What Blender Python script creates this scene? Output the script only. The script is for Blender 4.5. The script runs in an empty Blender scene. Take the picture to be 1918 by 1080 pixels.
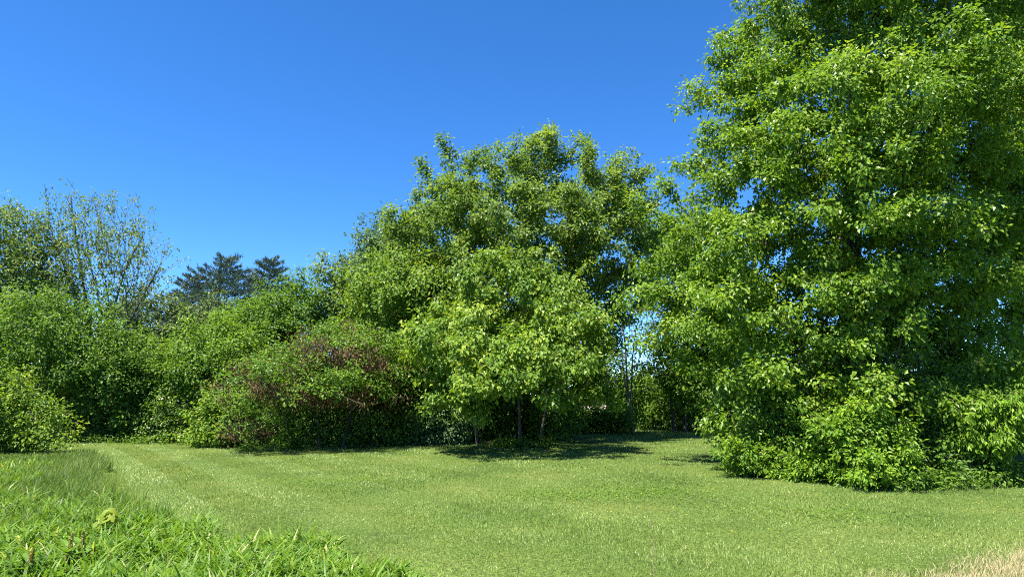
import bpy, math
import numpy as np

R = math.radians
SC = bpy.context.scene

# ------------------------------------------------------------------ camera, sky, sun, exposure
W0, H0, F0 = 1918.0, 1080.0, 1272.0           # photograph size and focal length in its pixels
PITCH, CAM = R(9.0), np.array([0.0, 0.0, 1.6])
cam = bpy.data.cameras.new('camera')
cam.sensor_width = 36.0
cam.lens = 36.0 * F0 / W0
cam.clip_start, cam.clip_end = 0.1, 3000.0
cam_o = bpy.data.objects.new('camera', cam)
cam_o.location = CAM
cam_o.rotation_euler = (R(90) + PITCH, 0, 0)
SC.collection.objects.link(cam_o)
SC.camera = cam_o

SUN_EL = R(67)
SUN_AZ = math.atan2(-0.78, -0.60)             # towards the sun: from the left and a little behind the camera
sdir = np.array([math.sin(SUN_AZ) * math.cos(SUN_EL), math.cos(SUN_AZ) * math.cos(SUN_EL), math.sin(SUN_EL)])

world = bpy.data.worlds.new('World')
SC.world = world
world.use_nodes = True
wn, wl = world.node_tree.nodes, world.node_tree.links
bg = wn['Background']
sky = wn.new('ShaderNodeTexSky')
sky.sky_type = 'NISHITA'
sky.sun_disc = False
sky.sun_elevation = SUN_EL
sky.sun_rotation = SUN_AZ
sky.altitude = 1500
sky.air_density, sky.dust_density, sky.ozone_density = 0.6, 0.0, 4.0
hs = wn.new('ShaderNodeHueSaturation')
hs.inputs['Saturation'].default_value = 1.24
hs.inputs['Hue'].default_value = 0.502
wl.new(sky.outputs[0], hs.inputs['Color'])
wl.new(hs.outputs[0], bg.inputs['Color'])
bg.inputs['Strength'].default_value = 0.104

sun = bpy.data.lights.new('sun', 'SUN')
sun.energy, sun.angle, sun.color = 5.0, R(0.53), (1.0, 0.945, 0.86)
sun_o = bpy.data.objects.new('sun', sun)
from mathutils import Vector
sun_o.rotation_euler = Vector(sdir).to_track_quat('Z', 'Y').to_euler()
sun_o.location = (-20, -10, 40)
SC.collection.objects.link(sun_o)

SC.view_settings.view_transform = 'Standard'
SC.view_settings.look = 'None'
SC.view_settings.exposure = 1.80
SC.view_settings.gamma = 1.0
SC.view_settings.use_curve_mapping = False
SC.render.engine = 'CYCLES'
cy = SC.cycles
cy.max_bounces, cy.diffuse_bounces, cy.glossy_bounces, cy.transmission_bounces = 7, 4, 2, 5
cy.use_denoising = False
cy.filter_width = 1.1
cy.caustics_reflective = cy.caustics_refractive = False

# ------------------------------------------------------------------ measuring helpers
FWD = np.array([0, math.cos(PITCH), math.sin(PITCH)])
UPV = np.array([0, -math.sin(PITCH), math.cos(PITCH)])


def ray(px, py):
    return np.array([1.0, 0, 0]) * ((px - W0 / 2) / F0) + UPV * ((H0 / 2 - py) / F0) + FWD


def at(px, py, Y):
    """Point of the place seen at this spot of the photograph, Y metres in front of the camera."""
    d = ray(px, py)
    return CAM + d * (Y / d[1])


def ground_at(px, py):
    d = ray(px, py)
    return CAM + d * (-CAM[2] / d[2])


def mpp(py, Y):
    return (Y / ray(W0 / 2, py)[1]) / F0


def relief(x, y):
    return 0.045 * np.sin(0.31 * x + 0.17 * y + 1.0) * np.sin(0.23 * y + 0.6) + 0.02 * np.sin(0.9 * x - 0.7 * y)


# ------------------------------------------------------------------ object helpers
def link(o):
    SC.collection.objects.link(o)
    return o


def tag(o, label=None, cat=None, group=None, kind=None):
    for k, v in (('label', label), ('category', cat), ('group', group), ('kind', kind)):
        if v:
            o[k] = v
    return o


def empty(name, loc):
    o = bpy.data.objects.new(name, None)
    o.empty_display_size = 0.3
    o.location = loc
    return link(o)


def mesh_obj(name, verts, tris, mat, parent=None, origin=(0, 0, 0), tint=None, smooth=False, quads=False):
    k = 4 if quads else 3
    me = bpy.data.meshes.new(name)
    v = np.asarray(verts, dtype=np.float32) - np.asarray(origin, dtype=np.float32)
    f = np.asarray(tris, dtype=np.int32)
    me.vertices.add(len(v))
    me.vertices.foreach_set('co', v.ravel())
    me.loops.add(f.size)
    me.loops.foreach_set('vertex_index', f.ravel())
    me.polygons.add(len(f))
    me.polygons.foreach_set('loop_start', np.arange(0, f.size, k, dtype=np.int32))
    me.polygons.foreach_set('use_smooth', np.full(len(f), smooth))
    if tint is not None:
        a = me.attributes.new('tint', 'FLOAT', 'POINT')
        a.data.foreach_set('value', np.asarray(tint, dtype=np.float32))
    me.update(calc_edges=True)
    me.materials.append(mat)
    o = bpy.data.objects.new(name, me)
    if parent is not None:
        o.parent = parent
    else:
        o.location = origin
    return link(o)


def nrm(a):
    return a / np.maximum(np.linalg.norm(a, axis=-1, keepdims=True), 1e-9)


# ------------------------------------------------------------------ materials
def new_mat(name):
    m = bpy.data.materials.new(name)
    m.use_nodes = True
    m.node_tree.nodes.clear()
    return m, m.node_tree.nodes, m.node_tree.links


def ramp(n, stops):
    r = n.new('ShaderNodeValToRGB')
    e = r.color_ramp.elements
    while len(e) < len(stops):
        e.new(0.5)
    for i, (p, c) in enumerate(stops):
        e[i].position = p
        e[i].color = (*c, 1)
    return r


def leaf_mat(name, stops, gain=1.35, transl=0.45, rough=0.5, spec=0.28, warm=(1.25, 1.2, 0.45), patch=0.0, patch_scale=0.5):
    m, n, l = new_mat(name)
    at_ = n.new('ShaderNodeAttribute')
    at_.attribute_name = 'tint'
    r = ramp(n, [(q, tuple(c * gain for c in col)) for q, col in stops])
    fac = at_.outputs['Fac']
    if patch:
        geo = n.new('ShaderNodeNewGeometry')
        no = n.new('ShaderNodeTexNoise')
        no.inputs['Scale'].default_value = patch_scale
        no.inputs['Detail'].default_value = 3
        l.new(geo.outputs['Position'], no.inputs['Vector'])
        mr = n.new('ShaderNodeMapRange')
        mr.inputs[1].default_value, mr.inputs[2].default_value = 0.3, 0.7
        mr.inputs[3].default_value, mr.inputs[4].default_value = -patch, patch
        l.new(no.outputs[0], mr.inputs[0])
        ad = n.new('ShaderNodeMath')
        ad.operation = 'ADD'
        ad.use_clamp = True
        l.new(fac, ad.inputs[0])
        l.new(mr.outputs[0], ad.inputs[1])
        fac = ad.outputs[0]
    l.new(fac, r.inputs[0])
    p = n.new('ShaderNodeBsdfPrincipled')
    p.inputs['Roughness'].default_value = rough
    p.inputs['Specular IOR Level'].default_value = spec
    l.new(r.outputs[0], p.inputs['Base Color'])
    mu = n.new('ShaderNodeMix')
    mu.data_type = 'RGBA'
    mu.blend_type = 'MULTIPLY'
    mu.inputs[0].default_value = 1.0
    mu.inputs[7].default_value = (*warm, 1)
    l.new(r.outputs[0], mu.inputs[6])
    t = n.new('ShaderNodeBsdfTranslucent')
    l.new(mu.outputs[2], t.inputs[0])
    mx = n.new('ShaderNodeMixShader')
    mx.inputs[0].default_value = transl
    l.new(p.outputs[0], mx.inputs[1])
    l.new(t.outputs[0], mx.inputs[2])
    o = n.new('ShaderNodeOutputMaterial')
    l.new(mx.outputs[0], o.inputs[0])
    return m


def bark_mat(name, c1, c2, scale=14.0):
    m, n, l = new_mat(name)
    tc = n.new('ShaderNodeTexCoord')
    mp = n.new('ShaderNodeMapping')
    mp.inputs['Scale'].default_value = (1, 1, 0.22)
    l.new(tc.outputs['Object'], mp.inputs[0])
    no = n.new('ShaderNodeTexNoise')
    no.inputs['Scale'].default_value = scale
    no.inputs['Detail'].default_value = 5
    l.new(mp.outputs[0], no.inputs['Vector'])
    r = ramp(n, [(0.35, c1), (0.7, c2)])
    l.new(no.outputs[0], r.inputs[0])
    p = n.new('ShaderNodeBsdfPrincipled')
    p.inputs['Roughness'].default_value = 0.9
    l.new(r.outputs[0], p.inputs['Base Color'])
    b = n.new('ShaderNodeBump')
    b.inputs['Strength'].default_value = 0.5
    b.inputs['Distance'].default_value = 0.02
    l.new(no.outputs[0], b.inputs['Height'])
    l.new(b.outputs[0], p.inputs['Normal'])
    o = n.new('ShaderNodeOutputMaterial')
    l.new(p.outputs[0], o.inputs[0])
    return m


M = {
    'maple': leaf_mat('maple_leaf', [(0, (.050, .095, .022)), (.55, (.090, .155, .032)), (1, (.155, .220, .042))]),
    'boxelder': leaf_mat('pale_leaf', [(0, (.064, .125, .016)), (.5, (.128, .210, .022)), (1, (.240, .292, .036))], transl=.42),
    'mid': leaf_mat('green_leaf', [(0, (.050, .105, .015)), (.55, (.090, .170, .020)), (1, (.150, .230, .028))]),
    'oak': leaf_mat('oak_leaf', [(0, (.052, .108, .012)), (.55, (.100, .182, .018)), (1, (.172, .250, .028))], rough=.42),
    'bluish': leaf_mat('bluish_leaf', [(0, (.030, .068, .024)), (.55, (.055, .105, .036)), (1, (.090, .150, .050))], transl=.3),
    'sparse': leaf_mat('young_leaf', [(0, (.065, .110, .028)), (.5, (.110, .170, .040)), (1, (.175, .225, .060))], transl=.35),
    'dull': leaf_mat('dull_leaf', [(0, (.050, .080, .030)), (.5, (.080, .120, .040)), (1, (.120, .160, .050))], transl=.3),  # greyed leaf colour gives the far tree its hazy look
    'lime': leaf_mat('lime_leaf', [(0, (.066, .135, .011)), (.5, (.122, .218, .015)), (1, (.215, .300, .022))], transl=.42),
    'dark': leaf_mat('dark_leaf', [(0, (.028, .058, .014)), (.6, (.050, .092, .020)), (1, (.090, .140, .030))], transl=.3),
    'pine': leaf_mat('pine_needle', [(0, (.034, .060, .046)), (.6, (.052, .085, .062)), (1, (.080, .115, .078))], transl=.1, rough=.6, spec=.3),  # needle colour lightened a little to stand in for distance haze
    'pods': leaf_mat('pod', [(0, (.075, .040, .022)), (.5, (.140, .084, .040)), (1, (.205, .140, .070))], gain=1.0, transl=.2, rough=.7, warm=(1.1, .9, .8)),
    'flower': leaf_mat('pale_flower', [(0, (.45, .45, .30)), (1, (.70, .68, .52))], gain=1.0, transl=.3, warm=(1, 1, .9)),
    'bark': bark_mat('grey_bark', (.045, .038, .030), (.15, .13, .105)),
    'darkbark': bark_mat('dark_bark', (.028, .023, .018), (.085, .070, .055)),
    'palebark': bark_mat('pale_bark', (.12, .10, .08), (.27, .235, .195)),
    'lawn': leaf_mat('lawn_blade', [(0, (.042, .095, .014)), (.42, (.108, .184, .028)), (.75, (.194, .270, .062)), (1, (.40, .41, .19))],
                     gain=1.24, transl=.3, rough=.45, spec=.35, warm=(1.2, 1.15, .6), patch=.26, patch_scale=.6),
    'broad': leaf_mat('broad_blade', [(0, (.045, .102, .010)), (.5, (.094, .182, .017)), (.9, (.165, .262, .030)), (1, (.38, .35, .17))],
                      gain=1.18, transl=.42, rough=.5, spec=.25, patch=.15, patch_scale=.9),
    'soft': leaf_mat('soft_blade', [(0, (.040, .085, .016)), (.5, (.095, .165, .030)), (.9, (.165, .235, .055)), (1, (.36, .34, .16))],
                     gain=1.1, transl=.35, rough=.5, patch=.15, patch_scale=.7),
    'straw': leaf_mat('straw_blade', [(0, (.21, .165, .075)), (.6, (.35, .285, .15)), (1, (.50, .43, .25))], gain=.95, transl=.25, rough=.6, warm=(1.1, 1, .8)),
    'yellow': leaf_mat('yellow_leaf', [(0, (.16, .23, .02)), (1, (.27, .32, .03))], gain=1.0, transl=.4),
    'petal': leaf_mat('yellow_petal', [(0, (.62, .48, .03)), (1, (.75, .60, .06))], gain=1.0, transl=.25, warm=(1, 1, .6)),
    'seed': leaf_mat('dock_seed', [(0, (.15, .15, .03)), (.6, (.24, .21, .05)), (1, (.32, .19, .07))], transl=.25, warm=(1.1, 1, .6)),
}


def ground_mat():
    m, n, l = new_mat('ground_soil')
    geo = n.new('ShaderNodeNewGeometry')
    n1 = n.new('ShaderNodeTexNoise'); n1.inputs['Scale'].default_value = 0.55; n1.inputs['Detail'].default_value = 4
    n2 = n.new('ShaderNodeTexNoise'); n2.inputs['Scale'].default_value = 30; n2.inputs['Detail'].default_value = 5
    l.new(geo.outputs['Position'], n1.inputs['Vector'])
    l.new(geo.outputs['Position'], n2.inputs['Vector'])
    r1 = ramp(n, [(.35, (.056, .092, .019)), (.5, (.074, .118, .024)), (.65, (.094, .130, .030))])
    r2 = ramp(n, [(.35, (.45, .42, .38)), (.6, (1.1, 1.05, 1.0)), (.75, (1.5, 1.35, 1.2))])
    l.new(n1.outputs[0], r1.inputs[0]); l.new(n2.outputs[0], r2.inputs[0])
    mu = n.new('ShaderNodeMix'); mu.data_type = 'RGBA'; mu.blend_type = 'MULTIPLY'; mu.inputs[0].default_value = 1
    l.new(r1.outputs[0], mu.inputs[6]); l.new(r2.outputs[0], mu.inputs[7])
    p = n.new('ShaderNodeBsdfPrincipled'); p.inputs['Roughness'].default_value = .95; p.inputs['Specular IOR Level'].default_value = .1
    l.new(mu.outputs[2], p.inputs['Base Color'])
    b = n.new('ShaderNodeBump'); b.inputs['Strength'].default_value = .6; b.inputs['Distance'].default_value = .03
    l.new(n2.outputs[0], b.inputs['Height']); l.new(b.outputs[0], p.inputs['Normal'])
    o = n.new('ShaderNodeOutputMaterial'); l.new(p.outputs[0], o.inputs[0])
    return m


# ------------------------------------------------------------------ ground
def build_ground():
    g = np.concatenate([-np.geomspace(45, 900, 14)[::-1], np.arange(-44, 44.1, .8), np.geomspace(45, 900, 14)])
    gx, gy = np.meshgrid(g, g)
    damp = np.clip(1.2 - np.hypot(gx, gy) / 80, 0, 1)
    gz = relief(gx, gy) * damp
    nx = len(g)
    v = np.stack([gx.ravel(), gy.ravel(), gz.ravel()], 1)
    i = (np.arange(nx - 1)[:, None] * nx + np.arange(nx - 1)[None, :]).ravel()
    f = np.stack([i, i + 1, i + nx + 1, i + nx], 1)
    o = mesh_obj('ground', v, f, ground_mat(), quads=True, smooth=True)
    tag(o, 'gently uneven ground under the mown lawn and the trees', 'ground', kind='structure')


build_ground()


# ------------------------------------------------------------------ plants: skeleton, tubes and leaves
def tubes(p0, p1, r0, r1, sides=5):
    """Frusta between point pairs, as vertices and triangles."""
    d = nrm(p1 - p0)
    a = np.where(np.abs(d[:, 2:3]) > .9, np.array([[1.0, 0, 0]]), np.array([[0, 0, 1.0]]))
    u = nrm(np.cross(d, a))
    w = np.cross(d, u)
    th = np.arange(sides) * 2 * np.pi / sides
    ring = u[:, None, :] * np.cos(th)[None, :, None] + w[:, None, :] * np.sin(th)[None, :, None]
    va = p0[:, None, :] + ring * r0[:, None, None]
    vb = p1[:, None, :] + ring * r1[:, None, None]
    v = np.concatenate([va, vb], 1).reshape(-1, 3)
    k = np.arange(sides)
    k2 = (k + 1) % sides
    t = np.concatenate([np.stack([k, k2, k2 + sides], 1), np.stack([k, k2 + sides, k + sides], 1)])
    f = (np.arange(len(p0))[:, None, None] * 2 * sides + t[None]).reshape(-1, 3)
    return v, f


def chain_tube(pts, rad, sides=9):
    """One continuous tube along a polyline."""
    pts = np.asarray(pts, float)
    t = nrm(np.gradient(pts, axis=0))
    u = nrm(np.cross(t, np.array([0.31, 0.95, 0.05])))
    w = np.cross(t, u)
    th = np.arange(sides) * 2 * np.pi / sides
    v = pts[:, None, :] + (u[:, None, :] * np.cos(th)[None, :, None] + w[:, None, :] * np.sin(th)[None, :, None]) * np.asarray(rad)[:, None, None]
    k = np.arange(sides)
    k2 = (k + 1) % sides
    q = np.concatenate([np.stack([k, k2, k2 + sides], 1), np.stack([k, k2 + sides, k + sides], 1)])
    f = (np.arange(len(pts) - 1)[:, None, None] * sides + q[None]).reshape(-1, 3)
    return v.reshape(-1, 3), f


def smooth_line(pts, step, rng, wob=0.03):
    pts = np.asarray(pts, float)
    s = np.concatenate([[0], np.cumsum(np.linalg.norm(np.diff(pts, axis=0), axis=1))])
    n = max(3, int(s[-1] / step) + 1)
    q = np.linspace(0, s[-1], n)
    out = np.stack([np.interp(q, s, pts[:, i]) for i in range(3)], 1)
    for _ in range(3):
        out[1:-1] = (out[:-2] + 2 * out[1:-1] + out[2:]) / 4
    out[1:, :2] += np.cumsum(rng.normal(0, wob * step, (n - 1, 2)), 0)
    return out


def leaves(pos, d, nn, L, W, fold=.25, tip=.12):
    """Creased leaves (two faces each)."""
    s = nrm(np.cross(d, nn))
    nn = np.cross(s, d)
    L = L[:, None]
    W = W[:, None]
    a = pos
    b = pos + d * L * .45 + s * W * .5 + nn * W * fold
    c = pos + d * L - nn * L * tip
    e = pos + d * L * .45 - s * W * .5 + nn * W * fold
    v = np.stack([a, b, c, e], 1).reshape(-1, 3)
    i = np.arange(len(pos))[:, None] * 4
    f = np.concatenate([i + np.array([[0, 1, 2]]), i + np.array([[0, 2, 3]])], 1).reshape(-1, 3)
    return v, f


def grow(seeds, seed_len, targets, bf):
    """Join every target to the nearest-cost node of the growing tree: short wood, short way to the root."""
    S, N = len(seeds), len(targets)
    P = np.concatenate([seeds, targets])
    plen = np.concatenate([seed_len, np.zeros(N)])
    par = np.full(S + N, -1)
    best = np.full(N, 1e9)
    bp = np.zeros(N, int)
    for i in range(S):
        c = np.linalg.norm(targets - seeds[i], axis=1) + bf * seed_len[i]
        up = np.maximum(0, seeds[i][2] - targets[:, 2]) * .35
        c = c + up
        k = c < best
        best[k] = c[k]
        bp[k] = i
    done = np.zeros(N, bool)
    order = []
    cost = best.copy()
    for _ in range(N):
        j = int(np.argmin(cost))
        cost[j] = 1e12
        done[j] = True
        g = S + j
        par[g] = bp[j]
        dd = np.linalg.norm(P[g] - P[bp[j]])
        plen[g] = plen[bp[j]] + dd
        order.append(g)
        c = np.linalg.norm(targets - P[g], axis=1) + bf * plen[g]
        k = (c < cost) & ~done
        cost[k] = c[k]
        bp[k] = g
    return P, par, order


def poisson(cand, n, dmin):
    keep = np.empty((n, 3))
    k = 0
    idx = []
    for i, p in enumerate(cand):
        if k == 0 or np.min(np.sum((keep[:k] - p) ** 2, 1)) > dmin * dmin:
            keep[k] = p
            k += 1
            idx.append(i)
            if k == n:
                break
    return np.array(idx, int)


def lobes_of(spec, Y):
    out = []
    for s in spec:
        px, py, rx, ry = s[:4]
        dy = s[4] if len(s) > 4 else 0.0
        k = mpp(py, Y + dy)
        rd = s[5] if len(s) > 5 else .5 * (rx + ry) * k
        out.append((at(px, py, Y + dy), np.array([rx * k, rd, ry * k])))
    return out


SEED = [7]
COUNT = [0]


def plant(name, label, cat, Y, lobes, n, spr=6, lv=40, L=.14, W=.085, mat='mid', bark='bark', stems=None, stem_r=.09,
          group=None, clump=(.62, .30), sig=.16, bf=.35, droop=.35, shell=3.2, tint=(.45, .22), tip=.0, min_d=.8,
          twig=.006, pods=None, flowers=0, low=.05, up=.9, out=.45, shoots=.10, shoot_len=.9, dead=(), seed=None, stem_name='trunk', gaps=0.0, nbranch=10):
    SEED[0] += 13
    rng = np.random.default_rng(SEED[0] if seed is None else seed)
    lb = lobes_of(lobes, Y)
    C = np.array([c for c, r in lb])
    Rr = np.array([r for c, r in lb])
    mid = C.mean(0)
    # --- clump centres through the crown's volume, denser towards its outside
    vol = np.prod(Rr, 1)
    m = n * 25
    li = rng.choice(len(lb), m, p=vol / vol.sum())
    dv = nrm(rng.normal(size=(m, 3)))
    rad = rng.random(m) ** (1 / shell)
    cand = C[li] + dv * Rr[li] * rad[:, None]
    ok = cand[:, 2] > low
    cand, dv = cand[ok], nrm((dv * Rr[li])[ok])
    li = li[ok]
    if gaps:
        q = np.sin(cand[:, 0] * 2.1 + 1.7 * np.sin(cand[:, 2] * 1.3)) + np.sin(cand[:, 2] * 2.4 + cand[:, 1])
        ok = q > -2 + gaps * 2
        cand, dv = cand[ok], dv[ok]
    spacing = min_d * (vol.sum() * 4.19 / n) ** (1 / 3)
    ids = poisson(cand, n, spacing)
    cc, co = cand[ids], dv[ids]
    n = len(cc)
    # --- sprays in each clump
    sp = np.repeat(cc, spr, 0)
    so = np.repeat(co, spr, 0)
    off = rng.normal(size=(len(sp), 3)) * np.array([clump[0], clump[0], clump[1]])
    off += so * np.abs(rng.normal(size=(len(sp), 1))) * .25 * clump[0]
    off[:, 2] -= .18 * (off[:, 0] ** 2 + off[:, 1] ** 2)        # clumps hang a little at their rim
    sh = np.repeat(rng.random(n) < shoots, spr)
    sdir = nrm(co * .6 + np.array([0, 0, .8]) + rng.normal(size=co.shape) * .3)
    along = np.tile(np.linspace(.1, 1.0, spr), n)[:, None] * shoot_len
    off = np.where(sh[:, None], np.repeat(sdir, spr, 0) * along + rng.normal(size=off.shape) * .05, off)
    sp = sp + off
    sp[:, 2] = np.maximum(sp[:, 2], .06)
    ct = np.repeat(rng.normal(0, tint[1] * .55, n), spr)
    # --- stems
    if stems is None:
        bx, by = mid[0], mid[1]
        ks = np.argsort(C[:, 2])[::-1][:4]
        polys = []
        for i, kq in enumerate(ks):
            b = np.array([bx + rng.normal(0, .18), by + rng.normal(0, .18), 0])
            e = C[kq] * .75 + b * .25
            polys.append([b, b * .55 + e * .45 + np.array([0, 0, .25 * e[2]]), e])
        rr = [stem_r * (.6 + .5 * rng.random()) for _ in polys]
    else:
        polys = []
        for st in stems:
            pl = []
            for j, q in enumerate(st):
                p = at(q[0], q[1], Y + (q[2] if len(q) > 2 else 0))
                if j == 0:
                    p[2] = 0
                pl.append(p)
            polys.append(pl)
        rr = [stem_r * (1 if i == 0 else .8) for i in range(len(polys))]
    base = np.mean([p[0] for p in polys], 0)
    base[2] = float(relief(base[0], base[1]))
    root = tag(empty(name, base), label, cat, group)
    COUNT[0] += 1
    sn, sl, stem_of = [], [], []
    for i, pl in enumerate(polys):
        ln = smooth_line(pl, .35, rng)
        ln[0, 2] = min(ln[0, 2], base[2]) - .12
        tt = np.linspace(0, 1, len(ln))
        r = rr[i] * (1 - .72 * tt) * (1 + .5 * np.exp(-tt * len(ln) * .9))
        v, f = chain_tube(ln, r, 9)
        mesh_obj(stem_name, v, f, M[bark], root, base, smooth=True)
        h = ln[:, 2] > max(.12, .15 * mid[2])
        sn.append(ln[h])
        s = np.concatenate([[0], np.cumsum(np.linalg.norm(np.diff(ln, axis=0), axis=1))])
        sl.append(s[h])
        stem_of.append(r[h])
    seeds, slen, srad = np.concatenate(sn), np.concatenate(sl), np.concatenate(stem_of)
    P, par, order = grow(seeds, slen, sp, bf)
    S = len(seeds)
    e = 2.4
    acc = np.zeros(len(P))
    rad = np.full(len(P), twig)
    top = np.arange(len(P))
    for g in reversed(order):
        rad[g] = max(twig, acc[g] ** (1 / e))
        acc[par[g]] += rad[g] ** e
    rad[:S] = srad
    for g in order:
        top[g] = g if par[g] < S else top[par[g]]
    ed = np.array(order)
    p0, p1 = P[par[ed]], P[ed]
    ra, rb = np.minimum(rad[par[ed]], rad[ed] * 1.25), rad[ed]
    mp = (p0 + p1) / 2
    ln = np.linalg.norm(p1 - p0, axis=1, keepdims=True)
    mp = mp + rng.normal(size=mp.shape) * ln * .07 + np.array([0, 0, 1.0]) * ln * .06
    tp = top[ed]
    un, cn = np.unique(tp, return_counts=True)
    big = un[np.argsort(cn)[::-1][:nbranch]]
    for bi in big:
        k = tp == bi
        if k.sum() < 8:
            continue
        t = k & (rb > .016)
        u = k & ~t
        v1, f1 = tubes(p0[t], mp[t], ra[t], (ra[t] + rb[t]) / 2)
        v2, f2 = tubes(mp[t], p1[t], (ra[t] + rb[t]) / 2, rb[t])
        v3, f3 = tubes(p0[u], p1[u], ra[u], rb[u], 3)
        mesh_obj('branch', np.concatenate([v1, v2, v3]), np.concatenate([f1, f2 + len(v1), f3 + len(v1) + len(v2)]), M[bark], root, base)
        tp[k] = -1
    k = tp >= 0
    if k.any():
        v1, f1 = tubes(p0[k], p1[k], ra[k], rb[k], 3)
        tag(mesh_obj('twig', v1, f1, M[bark], root, base), kind='stuff')
    # --- leaves: around each spray's end and back along its twig
    is_pod = np.zeros(len(sp), bool)
    if pods:
        q = np.sin(sp[:, 0] * 1.9 + 2.0 * np.sin(sp[:, 1] * 1.1)) + np.sin(sp[:, 2] * 4.2 + sp[:, 0] * .8) + rng.normal(0, .7, len(sp))
        is_pod = q > pods

    def make(sel, lv, mat, nm, L, W, sig, droop, up):
        idx = np.repeat(np.nonzero(sel)[0], lv)
        back_side = (cc[:, 1] - mid[1] > .35 * np.abs(cc[:, 1] - mid[1]).max())[idx // spr]
        idx = idx[rng.random(len(idx)) < np.where(back_side, .33, .95) * np.where(sh[idx], .45, 1.0)]
        k = len(idx)
        back = rng.random((k, 1)) ** 1.6 * .8
        tw = P[par[S + idx]] - sp[idx]
        tw = tw / np.maximum(np.linalg.norm(tw, axis=1, keepdims=True) / .55, 1)
        pos = sp[idx] + tw * back + rng.normal(size=(k, 3)) * sig * np.array([1, 1, .75])
        keep = pos[:, 2] > .03
        idx, pos = idx[keep], pos[keep]
        k = len(idx)
        o = (pos - sp[idx]) / sig * .45 + co[idx // spr] * .45
        d = nrm(o + rng.normal(size=(k, 3)) * .45 - np.array([0, 0, 1.0]) * droop)
        dome = (pos - cc[idx // spr]) * np.array([1, 1, 1.4])
        dome = dome / np.maximum(np.linalg.norm(dome, axis=1, keepdims=True), .25)
        nn = nrm(np.array([0, 0, 1.0]) * up + dome * .6 + co[idx // spr] * out * .6 + rng.normal(size=(k, 3)) * .42)
        s = .65 + .7 * rng.random(k)
        v, f = leaves(pos, d, nn, L * s, W * s)
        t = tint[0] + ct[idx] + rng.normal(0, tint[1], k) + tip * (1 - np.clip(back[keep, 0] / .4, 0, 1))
        ob = mesh_obj(nm, v, f, M[mat], root, base, tint=np.repeat(np.clip(t, 0, 1), 4))
        tag(ob, kind='stuff')

    make(~is_pod, lv, mat, 'crown', L, W, sig, droop, up)
    if is_pod.any():
        make(is_pod, int(lv * 1.1), 'pods', 'seed_pod', .10, .03, sig * 1.2, 1.2, .2)
    for q0, q1, q2 in dead:
        ln = smooth_line([at(q[0], q[1], Y + q[2]) for q in (q0, q1, q2)], .12, rng, .12)
        v1, f1 = chain_tube(ln, np.linspace(.016, .004, len(ln)), 5)
        b0 = np.array([ln[i] for i in range(2, len(ln) - 1)])
        b1 = b0 + nrm(rng.normal(size=b0.shape) + nrm(ln[-1] - ln[0])) * rng.uniform(.12, .4, (len(b0), 1))
        v2, f2 = tubes(b0, b1, np.full(len(b0), .006), np.full(len(b0), .002), 3)
        mesh_obj('dead_branch', np.concatenate([v1, v2]), np.concatenate([f1, f2 + len(v1)]), M['palebark'], root, base)
    if flowers:
        make(rng.random(len(sp)) < flowers, 14, 'flower', 'blossom', .06, .05, sig, .1, .9)
    return root


# ------------------------------------------------------------------ trees in the middle
TREES = 'trees along the far edge of the lawn'
plant('broadleaf_tree', 'tallest tree in the middle with a wide rounded green crown of upright shoots', 'tree', 26.5,
      [(990, 355, 80, 85, 0, 2.2), (1012, 295, 42, 48, 0, 1.0), (960, 320, 40, 40, 0, .9), (880, 400, 80, 90, -.3, 2.2), (818, 378, 46, 56, 0, 1.3), (880, 340, 50, 50, 0, 1.2),
       (1085, 380, 72, 80, 0, 2.0), (1130, 325, 38, 44, 0, .9), (1070, 325, 34, 40, 0, .8), (1188, 378, 42, 54, 0, 1.2), (1150, 500, 44, 44, .3, 1.3), (1140, 560, 30, 36, .3, .9), (960, 440, 190, 100, -1.2, 3.0),
       (1130, 470, 85, 100, .2, 2.2), (800, 455, 70, 85, -.3, 1.8), (900, 540, 170, 80, -1.6, 2.6), (1085, 550, 90, 70, .4, 1.8), (1105, 610, 42, 42, .4, 1.2), (960, 620, 120, 50, -.6, 2.0)],
      275, 13, 56, L=.125, W=.088, mat='maple', stems=[[(985, 835), (985, 700), (980, 560), (990, 330)], [(1000, 836), (1040, 640), (1090, 420)], [(975, 836), (930, 640), (860, 430)]],
      stem_r=.15, sig=.13, clump=(.36, .34), tint=(.62, .25), tip=.15, shoots=.14, shoot_len=1.1, group=TREES, min_d=.93, gaps=.2)
plant('broadleaf_tree', 'dusky green tree behind left shoulder of the tallest middle tree', 'tree', 30,
      [(720, 490, 48, 70, 0, 1.8), (698, 560, 42, 80, 0, 1.8), (760, 470, 45, 55, 0, 1.4), (745, 600, 60, 80, 0, 1.8), (690, 620, 30, 60)],
      75, 12, 52, L=.13, W=.095, mat='bluish', tint=(.6, .24), stems=[[(735, 815), (730, 650), (725, 470)]], stem_r=.14, clump=(.45, .45), group=TREES)
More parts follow.
